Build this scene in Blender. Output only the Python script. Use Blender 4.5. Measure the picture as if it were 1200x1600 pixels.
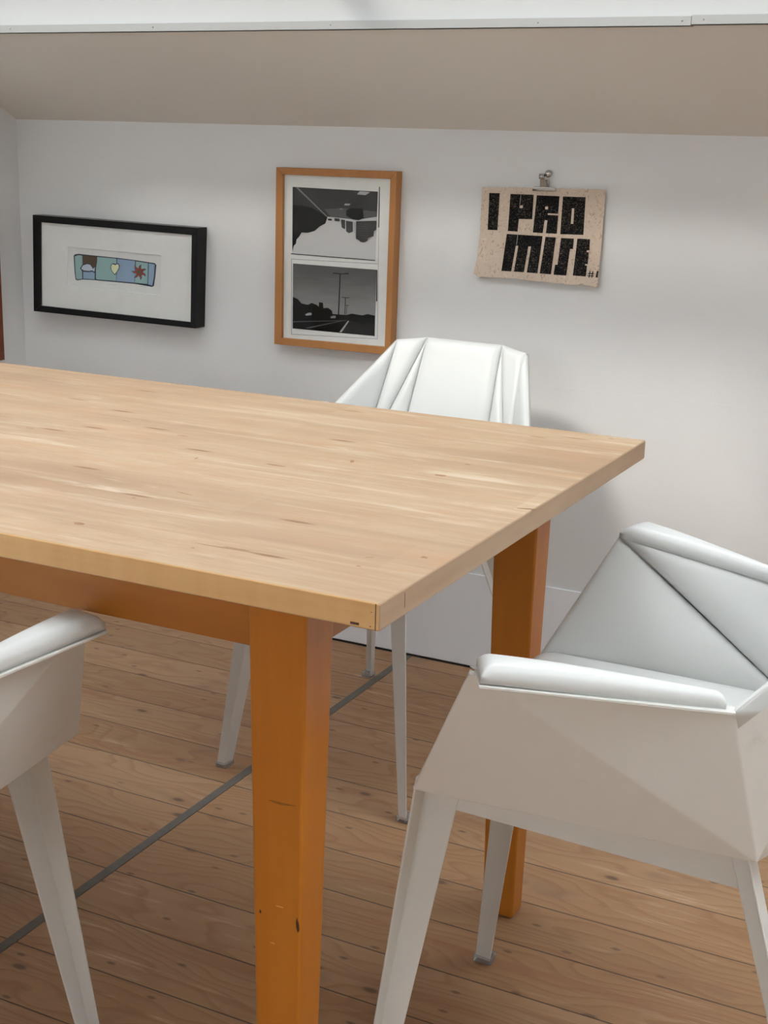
import bpy, bmesh, math, random
from mathutils import Vector, Matrix, noise
random.seed(7)
for o in list(bpy.data.objects): bpy.data.objects.remove(o)
S = bpy.context.scene
COL = S.collection

# ---------------------------------------------------------------- camera
CAM_POS = Vector((0.5287, -1.0687, 1.1567))
PITCH, YAW, ROLL, FPX = 0.2625, 0.4583, -0.0274, 2165.2
def camera():
    p, y, r = PITCH, YAW, ROLL
    fwd = Vector((-math.sin(y)*math.cos(p), math.cos(y)*math.cos(p), -math.sin(p)))
    right = Vector((math.cos(y), math.sin(y), 0)); down = fwd.cross(right)
    c, s = math.cos(r), math.sin(r)
    R = c*right + s*down; D = -s*right + c*down
    m = Matrix(((R.x, -D.x, -fwd.x, CAM_POS.x), (R.y, -D.y, -fwd.y, CAM_POS.y), (R.z, -D.z, -fwd.z, CAM_POS.z), (0, 0, 0, 1)))
    cd = bpy.data.cameras.new('camera'); co = bpy.data.objects.new('camera', cd); COL.objects.link(co)
    co.matrix_world = m
    cd.sensor_fit = 'VERTICAL'; cd.sensor_height = 32.0; cd.lens = FPX/1600*32.0
    cd.clip_start = .02; cd.clip_end = 100
    S.camera = co
camera()

# ---------------------------------------------------------------- light
SKY = (0.90, 0.96, 1.0); SKY_STRENGTH = 6.8
EXPOSURE = 0.32
w = bpy.data.worlds.new('overcast_sky'); S.world = w; w.use_nodes = True
bg = w.node_tree.nodes['Background']; bg.inputs[0].default_value = (*SKY, 1); bg.inputs[1].default_value = SKY_STRENGTH
sun = bpy.data.lights.new('sun', 'SUN'); sun.energy = 2.5; sun.angle = math.radians(9); sun.color = (1, .96, .88)
so = bpy.data.objects.new('sun', sun); COL.objects.link(so)
SUN_DIR = Vector((.35, 1, -.9))
so.rotation_euler = SUN_DIR.to_track_quat('-Z', 'Y').to_euler(); so.location = (-2, -2, 5)
S.view_settings.view_transform = 'Standard'; S.view_settings.look = 'None'
S.view_settings.gamma = 1; S.view_settings.use_curve_mapping = False
S.view_settings.exposure = EXPOSURE

# ---------------------------------------------------------------- helpers
def link(o, parent=None):
    COL.objects.link(o)
    if parent: o.parent = parent
    return o
def tag(o, label=None, cat=None, group=None, kind=None):
    if label: o['label'] = label
    if cat: o['category'] = cat
    if group: o['group'] = group
    if kind: o['kind'] = kind
    return o
def empty(name, loc, rz=0, label=None, cat=None, group=None):
    o = bpy.data.objects.new(name, None); o.location = loc; o.rotation_euler = (0, 0, rz); o.empty_display_size = .1
    link(o); return tag(o, label, cat, group)
def mesh_obj(name, verts, faces, mats, parent=None, idx=None, smooth=False, loc=None):
    me = bpy.data.meshes.new(name); me.from_pydata([tuple(v) for v in verts], [], faces); me.validate()
    if not isinstance(mats, (list, tuple)): mats = [mats]
    for m in mats: me.materials.append(m)
    if idx:
        for p, i in zip(me.polygons, idx): p.material_index = i
    if smooth:
        for p in me.polygons: p.use_smooth = True
    o = bpy.data.objects.new(name, me)
    if loc: o.location = loc
    return link(o, parent)
def bevel(o, wd, seg=2, ang=30):
    m = o.modifiers.new('bevel', 'BEVEL'); m.width = wd; m.segments = seg; m.limit_method = 'ANGLE'; m.angle_limit = math.radians(ang)
    for p in o.data.polygons: p.use_smooth = True
    m.harden_normals = True
    return o
class MB:
    def __init__(s): s.v = []; s.f = []; s.i = []
    def add(s, vs, fs, mi=0):
        n = len(s.v); s.v += [tuple(v) for v in vs]; s.f += [tuple(a+n for a in f) for f in fs]; s.i += [mi]*len(fs)
    def box(s, a, b, mi=0):
        x0, y0, z0 = a; x1, y1, z1 = b
        s.add([(x0,y0,z0),(x1,y0,z0),(x1,y1,z0),(x0,y1,z0),(x0,y0,z1),(x1,y0,z1),(x1,y1,z1),(x0,y1,z1)],
              [(0,3,2,1),(4,5,6,7),(0,1,5,4),(1,2,6,5),(2,3,7,6),(3,0,4,7)], mi)
    def prism(s, base, top, mi=0):            # two matching rings
        n = len(base)
        s.add(list(base)+list(top), [tuple(reversed(range(n))), tuple(range(n, 2*n))]+[(i, (i+1)%n, n+(i+1)%n, n+i) for i in range(n)], mi)
    def obj(s, name, mats, parent=None, smooth=False): return mesh_obj(name, s.v, s.f, mats, parent, s.i, smooth)
def tube(pts, r, n=10, closed=False):
    vs, fs = [], []; pts = [Vector(p) for p in pts]; N = len(pts)
    for k, p in enumerate(pts):
        a = pts[(k-1) % N] if (closed or k) else p; b = pts[(k+1) % N] if (closed or k < N-1) else p
        t = (b-a).normalized(); u = t.cross(Vector((.3, .2, .93))).normalized(); v = t.cross(u)
        for j in range(n):
            an = 2*math.pi*j/n; vs.append(p+r*(math.cos(an)*u+math.sin(an)*v))
    for k in range(N if closed else N-1):
        for j in range(n):
            fs.append((k*n+j, k*n+(j+1) % n, ((k+1) % N)*n+(j+1) % n, ((k+1) % N)*n+j))
    if not closed: fs += [tuple(reversed(range(n))), tuple(range((N-1)*n, N*n))]
    return vs, fs
def lathe(profile, n=20, origin=(0,0,0), axis='Z'):
    vs, fs = [], []; m = len(profile); ox, oy, oz = origin
    for i in range(n):
        a = 2*math.pi*i/n
        for r, h in profile:
            x, y = r*math.cos(a), r*math.sin(a)
            vs.append((ox+x, oy+y, oz+h) if axis == 'Z' else (ox+x, oy+h, oz+y))
    for i in range(n):
        for j in range(m-1):
            fs.append((i*m+j, ((i+1) % n)*m+j, ((i+1) % n)*m+j+1, i*m+j+1))
    return vs, fs

# ---------------------------------------------------------------- materials
class NT:
    def __init__(s, name):
        s.m = bpy.data.materials.new(name); s.m.use_nodes = True; s.t = s.m.node_tree; s.b = s.t.nodes['Principled BSDF']
    def n(s, typ, **kw):
        o = s.t.nodes.new(typ)
        for k, v in kw.items():
            if k.startswith('i_'): o.inputs[int(k[2:]) if k[2:].isdigit() else k[2:].replace('_', ' ')].default_value = v
            else: setattr(o, k, v)
        return o
    def l(s, a, b): s.t.links.new(a, b)
    def coord(s, scale=(1,1,1), obj=True, loc=(0,0,0), rot=(0,0,0)):
        tc = s.n('ShaderNodeTexCoord'); mp = s.n('ShaderNodeMapping'); mp.inputs['Scale'].default_value = scale
        mp.inputs['Location'].default_value = loc; mp.inputs['Rotation'].default_value = rot
        s.l(tc.outputs['Object'], mp.inputs[0]); return mp.outputs[0]
    def noise(s, vec, scale, detail=4, rough=.55, dist=0.):
        o = s.n('ShaderNodeTexNoise'); o.inputs['Scale'].default_value = scale; o.inputs['Detail'].default_value = detail
        o.inputs['Roughness'].default_value = rough; o.inputs['Distortion'].default_value = dist
        s.l(vec, o.inputs['Vector']); return o.outputs['Fac']
    def ramp(s, fac, stops, interp='LINEAR'):
        o = s.n('ShaderNodeValToRGB'); o.color_ramp.interpolation = interp; e = o.color_ramp.elements
        while len(e) < len(stops): e.new(.5)
        for q, (p, c) in zip(e, stops):
            q.position = p; q.color = (*c, 1) if isinstance(c, tuple) else (c, c, c, 1)
        s.l(fac, o.inputs[0]); return o.outputs[0]
    def mix(s, f, a, b, mode='MIX'):
        o = s.n('ShaderNodeMix', data_type='RGBA', blend_type=mode)
        for sock, v in ((o.inputs[0], f), (o.inputs[6], a), (o.inputs[7], b)):
            if hasattr(v, 'links'): s.l(v, sock)
            elif isinstance(v, tuple): sock.default_value = (*v, 1)
            else: sock.default_value = v
        return o.outputs[2]
    def math(s, op, a, b=0., c=0.):
        o = s.n('ShaderNodeMath', operation=op)
        for sock, v in zip(o.inputs, (a, b, c)):
            if hasattr(v, 'links'): s.l(v, sock)
            else: sock.default_value = v
        return o.outputs[0]
    def bump(s, h, strength=.2, dist=.002):
        o = s.n('ShaderNodeBump'); o.inputs['Strength'].default_value = strength; o.inputs['Distance'].default_value = dist
        s.l(h, o.inputs['Height']); s.l(o.outputs[0], s.b.inputs['Normal'])
    def set(s, col=None, rough=None, metal=None, spec=None):
        for k, v in (('Base Color', col), ('Roughness', rough), ('Metallic', metal), ('Specular IOR Level', spec)):
            if v is None: continue
            if hasattr(v, 'links'): s.l(v, s.b.inputs[k])
            else: s.b.inputs[k].default_value = (*v, 1) if isinstance(v, tuple) else v
        return s
def flat(name, col, rough=.7, metal=0., spec=.4, var=.04, scale=60):
    t = NT(name); n = t.noise(t.coord(), scale, 3)
    a = tuple(c*(1-var) for c in col); b = tuple(min(1, c*(1+var)) for c in col)
    t.set(t.mix(n, a, b), rough, metal, spec); return t.m
def paint(name, col, var=.04, bump=.15, rough=.75, scuff=0.0):
    t = NT(name); c = t.coord()
    n1 = t.noise(c, 2.2, 4, .6); n2 = t.noise(c, 90, 3); n3 = t.noise(t.coord((1, 1, .35)), 14, 5, .7)
    base = t.mix(n1, tuple(x*(1-var) for x in col), tuple(min(1, x*(1+var)) for x in col))
    if scuff:
        m = t.ramp(n3, [(.68, 0.), (.80, 1.)]); base = t.mix(t.math('MULTIPLY', m, scuff), base, (.45, .42, .38))
    t.set(base, rough, 0., .3)
    t.bump(t.math('ADD', t.math('MULTIPLY', n2, .5), n3), bump, .003); return t.m
M = {}
M['wall'] = paint('white_wall_paint', (.73, .735, .735), .025, .2, scuff=.10)
M['ceiling'] = paint('white_ceiling_paint', (.73, .70, .65), .03, .12)
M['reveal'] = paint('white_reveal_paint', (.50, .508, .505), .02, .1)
M['trim'] = paint('white_gloss_trim', (.36, .36, .352), .03, .1, .45)
M['skirting'] = paint('pale_grey_skirting', (.84, .86, .90), .03, .1, .55, scuff=.1)

def floor_mat():
    t = NT('pine_floorboards'); tc = t.n('ShaderNodeTexCoord'); sx = t.n('ShaderNodeSeparateXYZ'); t.l(tc.outputs['Object'], sx.inputs[0])
    X, Y = sx.outputs[0], sx.outputs[1]
    by = t.math('DIVIDE', t.math('ADD', Y, .118*90-.082), .118)
    # boards meet the metal strip at x = -0.75, so each side has its own boards
    side = t.math('GREATER_THAN', X, -.749)
    idx = t.math('ADD', t.math('FLOOR', by), t.math('MULTIPLY', side, 37.0))
    fr = t.math('FRACT', by)
    wn = t.n('ShaderNodeTexWhiteNoise', noise_dimensions='1D'); t.l(idx, wn.inputs['W'])
    cb = t.n('ShaderNodeCombineXYZ'); t.l(t.math('ADD', X, t.math('MULTIPLY', wn.outputs[0], 30)), cb.inputs[0]); t.l(Y, cb.inputs[1]); t.l(t.math('MULTIPLY', wn.outputs[0], 50), cb.inputs[2])
    def mp(scale):
        o = t.n('ShaderNodeMapping'); o.inputs['Scale'].default_value = scale; t.l(cb.outputs[0], o.inputs[0]); return o.outputs[0]
    warp = t.noise(mp((1.6, 5, 1)), 1.6, 2, .5)
    cb2 = t.n('ShaderNodeCombineXYZ'); s2 = t.n('ShaderNodeSeparateXYZ'); t.l(mp((1.1, 26, 1)), s2.inputs[0])
    t.l(s2.outputs[0], cb2.inputs[0]); t.l(t.math('ADD', s2.outputs[1], t.math('MULTIPLY', warp, 9)), cb2.inputs[1]); t.l(s2.outputs[2], cb2.inputs[2])
    wv = t.n('ShaderNodeTexWave', wave_type='BANDS', bands_direction='Y', wave_profile='SAW'); wv.inputs['Scale'].default_value = .42; wv.inputs['Distortion'].default_value = 1.2
    wv.inputs['Detail'].default_value = 3; wv.inputs['Detail Scale'].default_value = 1.2; t.l(cb2.outputs[0], wv.inputs['Vector'])
    fine = t.noise(mp((4, 160, 1)), 1.0, 4, .65)
    tone = wn.outputs[0]
    base = t.ramp(tone, [(0, (.34, .195, .098)), (.35, (.43, .265, .148)), (.7, (.37, .21, .108)), (1, (.46, .30, .17))])
    grain = t.ramp(wv.outputs['Fac'], [(0, (1.05, 1.04, 1.02)), (.6, (.98, .95, .93)), (.88, (.80, .69, .62)), (1, (.95, .92, .9))])
    c = t.mix(.75, base, grain, 'MULTIPLY')
    c = t.mix(t.math('MULTIPLY', fine, .35), c, (.22, .12, .06))
    # pale worn flecks where the finish has gone
    wear = t.noise(mp((5, 70, 1)), 1.0, 5, .7); big = t.noise(t.coord(), 1.7, 3)
    wm = t.math('MULTIPLY', t.ramp(wear, [(.56, 0.), (.70, 1.)]), t.ramp(big, [(.45, 0.), (.65, .8)]))
    c = t.mix(wm, c, (.60, .46, .33))
    st = t.noise(t.coord((1, 1.6, 1)), 5.0, 5, .6); c = t.mix(t.math('MULTIPLY', t.ramp(st, [(.60, 0.), (.66, 1.)]), .35), c, (.23, .145, .10))
    # knots
    vo = t.n('ShaderNodeTexVoronoi', feature='F1', voronoi_dimensions='2D'); vo.inputs['Scale'].default_value = 1.0; vo.inputs['Randomness'].default_value = 1
    t.l(mp((4.2, 8.6, 9)), vo.inputs['Vector'])
    kn = t.ramp(vo.outputs['Distance'], [(0.0, 1.), (.032, .95), (.05, .35), (.065, 0.)])
    vc = t.n('ShaderNodeSeparateColor'); t.l(vo.outputs['Color'], vc.inputs[0])
    kn = t.math('MULTIPLY', kn, t.ramp(vc.outputs[0], [(.58, 0.), (.60, 1.)]))
    c = t.mix(kn, c, (.10, .062, .042))
    halo = t.math('MULTIPLY', t.ramp(vo.outputs['Distance'], [(.05, 1.), (.13, 0.)]), t.ramp(vc.outputs[0], [(.58, 0.), (.60, .35)]))
    c = t.mix(halo, c, (.25, .13, .07))
    v3 = t.n('ShaderNodeTexVoronoi', feature='F1', voronoi_dimensions='2D'); v3.inputs['Scale'].default_value = 1.0; t.l(mp((10, 23, 5)), v3.inputs['Vector'])
    c3 = t.n('ShaderNodeSeparateColor'); t.l(v3.outputs['Color'], c3.inputs[0])
    c = t.mix(t.math('MULTIPLY', t.ramp(v3.outputs['Distance'], [(0., 1.), (.05, .8), (.10, 0.)]), t.ramp(c3.outputs[1], [(.74, 0.), (.76, .85)])), c, (.13, .075, .045))
    rd = t.noise(mp((1.8, 30, 1)), 1.0, 4, .6); c = t.mix(t.math('MULTIPLY', t.ramp(rd, [(.56, 0.), (.66, 1.)]), .5), c, (.30, .13, .065))
    # seams between the boards
    ed = t.math('MINIMUM', fr, t.math('SUBTRACT', 1.0, fr))
    seam = t.ramp(ed, [(0.0, 1.), (.006, .9), (.014, 0.)])
    c = t.mix(t.math('MULTIPLY', seam, .92), c, (.05, .028, .02))
    t.set(c, t.ramp(wear, [(.3, .42), (.7, .62)]), 0., .3)
    h = t.math('SUBTRACT', t.math('MULTIPLY', fine, .25), seam)
    t.bump(h, .5, .002); return t.m
M['floor'] = floor_mat()

def wood(name, stops, axis='X', freq=60, marks=0., rough=.5, stave=0., pale=0., coat=0., fine_amt=.3, curl=0.):
    t = NT(name)
    sc = {'X': (1.4, freq*.5, freq*.5), 'Y': (freq*.5, 1.4, freq*.5), 'Z': (freq*.5, freq*.5, 1.4)}[axis]
    sl = {'X': (.5, 3.2, 3.2), 'Y': (3.2, .5, 3.2), 'Z': (3.2, 3.2, .5)}[axis]
    n1 = t.noise(t.coord(sc), 1.0, 5, .62, .4); n2 = t.noise(t.coord(sl), 2.5, 5, .6, .8)
    f = t.math('ADD', t.math('MULTIPLY', n1, fine_amt), t.math('MULTIPLY', n2, 1-fine_amt))
    if stave:
        tc = t.n('ShaderNodeTexCoord'); sx = t.n('ShaderNodeSeparateXYZ'); t.l(tc.outputs['Object'], sx.inputs[0])
        iy = t.math('FLOOR', t.math('DIVIDE', sx.outputs[1], stave)); wn = t.n('ShaderNodeTexWhiteNoise', noise_dimensions='1D'); t.l(iy, wn.inputs['W'])
        ix = t.math('FLOOR', t.math('ADD', t.math('DIVIDE', sx.outputs[0], .62), t.math('MULTIPLY', wn.outputs[0], 7.3)))
        w2 = t.n('ShaderNodeTexWhiteNoise', noise_dimensions='2D'); cb = t.n('ShaderNodeCombineXYZ'); t.l(ix, cb.inputs[0]); t.l(iy, cb.inputs[1]); t.l(cb.outputs[0], w2.inputs['Vector'])
        f = t.math('ADD', f, t.math('MULTIPLY', t.math('SUBTRACT', w2.outputs[0], .5), .09))
    c = t.ramp(f, stops)
    if pale:      # scrubbed pale streaks and wiped patches
        p1 = t.noise(t.coord((2.2, 26, 1)), 1.5, 5, .65, .5); p2 = t.noise(t.coord((1.5, 2.5, 1)), 1.8, 2)
        c = t.mix(t.math('MULTIPLY', t.math('MULTIPLY', t.ramp(p1, [(.54, 0.), (.68, 1.)]), t.ramp(p2, [(.35, .25), (.6, 1.)])), pale), c, (.56, .46, .34))
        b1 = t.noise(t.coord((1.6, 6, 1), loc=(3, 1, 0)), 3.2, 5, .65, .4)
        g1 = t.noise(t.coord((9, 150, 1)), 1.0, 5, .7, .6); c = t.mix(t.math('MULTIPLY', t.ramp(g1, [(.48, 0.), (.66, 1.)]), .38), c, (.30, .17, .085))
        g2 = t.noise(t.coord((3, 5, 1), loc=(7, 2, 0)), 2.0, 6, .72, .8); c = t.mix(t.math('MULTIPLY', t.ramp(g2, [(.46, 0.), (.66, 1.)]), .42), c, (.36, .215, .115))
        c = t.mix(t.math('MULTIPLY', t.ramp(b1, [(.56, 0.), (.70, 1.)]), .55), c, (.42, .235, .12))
    if curl:      # figured flame across the grain
        q = t.noise(t.coord((42, 5, 5)), 1.0, 3, .5); c = t.mix(t.math('MULTIPLY', q, curl), c, (.75, .50, .25))
    if marks:
        sp = {'X': (7, 40, 40), 'Y': (40, 7, 40), 'Z': (40, 40, 7)}[axis]
        v = t.n('ShaderNodeTexVoronoi', voronoi_dimensions='2D' if axis == 'X' else '3D'); v.inputs['Scale'].default_value = .62; t.l(t.coord(sp), v.inputs['Vector'])
        vc = t.n('ShaderNodeSeparateColor'); t.l(v.outputs['Color'], vc.inputs[0])
        mk = t.math('MULTIPLY', t.ramp(v.outputs['Distance'], [(0.0, 1.), (.05, .9), (.12, 0.)]), t.ramp(vc.outputs[1], [(.82, 0.), (.85, 1.)]))
        c = t.mix(t.math('MULTIPLY', mk, marks), c, (.20, .085, .03))
    t.set(c, rough, 0., .4)
    if coat: t.b.inputs['Coat Weight'].default_value = coat; t.b.inputs['Coat Roughness'].default_value = .25
    t.bump(n1, .12, .001); return t.m
TT = [(.28, (.27, .165, .09)), (.42, (.36, .235, .14)), (.55, (.42, .29, .175)), (.68, (.48, .355, .23))]
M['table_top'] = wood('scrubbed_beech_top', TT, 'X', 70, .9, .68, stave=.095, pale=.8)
M['table_edge'] = wood('varnished_beech_edge', [(.25, (.40, .20, .055)), (.5, (.58, .325, .12)), (.75, (.70, .45, .20))], 'X', 90, .9, .5, curl=.55)
M['table_end'] = wood('worn_beech_end', [(.25, (.28, .17, .10)), (.5, (.38, .25, .155)), (.75, (.46, .32, .21))], 'Y', 70, .4, .5)
M['leg_wood'] = wood('orange_varnished_leg', [(.25, (.40, .130, .010)), (.5, (.47, .16, .014)), (.75, (.54, .195, .022))], 'Z', 60, .35, .40, coat=.08, fine_amt=.5)
M['apron_wood'] = wood('orange_varnished_apron', [(.25, (.32, .10, .010)), (.5, (.38, .13, .014)), (.75, (.45, .16, .02))], 'X', 60, .2, .40, coat=.08)
M['frame_wood'] = wood('alder_picture_frame', [(.25, (.36, .15, .045)), (.5, (.43, .19, .06)), (.75, (.50, .24, .085))], 'Z', 90, 0, .5)
M['red_frame'] = wood('dark_red_frame', [(.25, (.12, .025, .012)), (.6, (.2, .05, .02))], 'Z', 60, 0, .5)
M['black_frame'] = flat('black_lacquer_frame', (.006, .006, .007), .3, spec=.2)
M['mat'] = flat('white_mat_board', (.78, .79, .76), .8)
M['mat_edge'] = flat('mat_bevel_core', (.85, .85, .83), .8)
M['paper_white'] = flat('white_print_paper', (.74, .75, .73), .8)
M['navy'] = flat('navy_ink', (.022, .035, .06), .7)
M['teal'] = flat('teal_ink', (.30, .47, .47), .8, var=.08)
M['blue'] = flat('pale_blue_ink', (.28, .40, .55), .8, var=.08)
M['brown'] = flat('brown_ink', (.10, .065, .035), .8)
M['fish'] = flat('pale_grey_ink', (.50, .56, .64), .8)
M['cream'] = flat('cream_ink', (.76, .78, .52), .8)
M['red'] = flat('brick_red_ink', (.29, .055, .04), .8)
M['olive'] = flat('olive_ink', (.12, .09, .04), .8)
M['pencil'] = flat('pencil_line', (.45, .38, .36), .8)
for k, v in (('g03', .012), ('g06', .028), ('g10', .06), ('g20', .13), ('g35', .32), ('g60', .55)): M[k] = flat('photo_grey_'+k, (v*.8, v*.81, v*.82), .7, spec=.12, var=.22, scale=45)
def photo_grad(name, z0, z1, stops):
    t = NT(name); tc = t.n('ShaderNodeTexCoord'); sx = t.n('ShaderNodeSeparateXYZ'); t.l(tc.outputs['Object'], sx.inputs[0])
    mr = t.n('ShaderNodeMapRange'); mr.inputs[1].default_value = z0; mr.inputs[2].default_value = z1; t.l(sx.outputs[2], mr.inputs[0])
    n = t.noise(t.coord((6, 6, 30)), 2.0, 4)
    f = t.math('ADD', mr.outputs[0], t.math('MULTIPLY', t.math('SUBTRACT', n, .5), .35))
    t.set(t.ramp(f, stops), .65, 0, .15); return t.m
M['glass'] = None
def glass(name='picture_glass', tint=1.):
    t = NT(name); nt = t.t; nt.nodes.remove(t.b)
    tr = t.n('ShaderNodeBsdfTransparent'); tr.inputs[0].default_value = (tint, tint, tint, 1); gl = t.n('ShaderNodeBsdfGlossy'); gl.inputs['Roughness'].default_value = .03
    fr = t.n('ShaderNodeFresnel'); fr.inputs[0].default_value = 1.45; mx = t.n('ShaderNodeMixShader')
    t.l(t.math('MULTIPLY', fr.outputs[0], .22), mx.inputs[0]); t.l(tr.outputs[0], mx.inputs[1]); t.l(gl.outputs[0], mx.inputs[2])
    t.l(mx.outputs[0], nt.nodes['Material Output'].inputs[0]); return t.m
M['glass'] = glass(); M['dimming_glass'] = glass('light_cutting_glass', .77)  # second glass: invented tint that cuts daylight on the reveal and trim
def shell_mat():
    t = NT('white_powder_coated_steel'); c = t.coord()
    n = t.noise(c, 14, 4, .6); n2 = t.noise(c, 420, 2)
    col = t.mix(n, (.66, .655, .62), (.70, .695, .665))
    s = t.noise(t.coord((3, 3, 5), loc=(1.3, .2, 0)), 3.2, 6, .7)
    col = t.mix(t.math('MULTIPLY', t.ramp(s, [(.64, 0.), (.74, 1.)]), .22), col, (.42, .40, .35))
    t.set(col, .42, 0., .4); t.bump(n2, .06, .0006); return t.m
M['shell'] = shell_mat()
def leather():
    t = NT('white_leatherette'); c = t.coord()
    n = t.noise(c, 5, 4); v = t.n('ShaderNodeTexVoronoi', feature='DISTANCE_TO_EDGE'); v.inputs['Scale'].default_value = 620; t.l(c, v.inputs['Vector'])
    col = t.mix(n, (.60, .612, .60), (.64, .652, .64)); t.set(col, .36, 0., .5)
    t.bump(v.outputs['Distance'], .08, .0006); return t.m
M['leather'] = leather()
M['thread'] = flat('grey_white_thread', (.60, .59, .56), .8)
M['chrome'] = flat('nickel_clip', (.55, .54, .52), .25, 1.0)
M['strip'] = flat('dull_grey_metal_strip', (.13, .115, .10), .55, .15, var=.25, scale=40)
M['dark'] = flat('dark_gap', (.02, .018, .016), .9)
M['nail'] = flat('nail_head', (.35, .34, .32), .5, .5)
def plastic():
    t = NT('clear_plastic_glide'); t.set((.85, .83, .80), .18, 0., .5); t.b.inputs['Transmission Weight'].default_value = .75; return t.m
M['glide'] = plastic()
def paper_mat():
    t = NT('handmade_flecked_paper'); c = t.coord()
    n = t.noise(c, 30, 5, .7); base = t.mix(n, (.58, .47, .38), (.68, .57, .46))
    a = t.noise(t.coord((150, 150, 100)), 1.0, 4, .6, 1.5)
    base = t.mix(t.math('MULTIPLY', t.ramp(a, [(.56, 0.), (.66, 1.)]), .7), base, (.33, .20, .14))
    b = t.noise(t.coord((150, 150, 220), loc=(2, 3, 1)), 1.0, 3, .6, 1.0)
    base = t.mix(t.math('MULTIPLY', t.ramp(b, [(.62, 0.), (.70, 1.)]), .7), base, (.82, .72, .62))
    t.set(base, .95, 0., .2); t.bump(n, .5, .001); return t.m
M['paper'] = paper_mat()
def ink_mat():
    t = NT('black_woodblock_ink'); a = t.noise(t.coord((330, 330, 380)), 1.0, 3, .55, 2.0); big = t.noise(t.coord(), 14, 2)
    m = t.math('MULTIPLY', t.ramp(a, [(.57, 0.), (.63, 1.)]), t.ramp(big, [(.36, .12), (.56, .6)]))
    t.set(t.mix(m, (.004, .004, .005), (.30, .25, .20)), .8, 0., .12); return t.m
M['ink'] = ink_mat()

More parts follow.
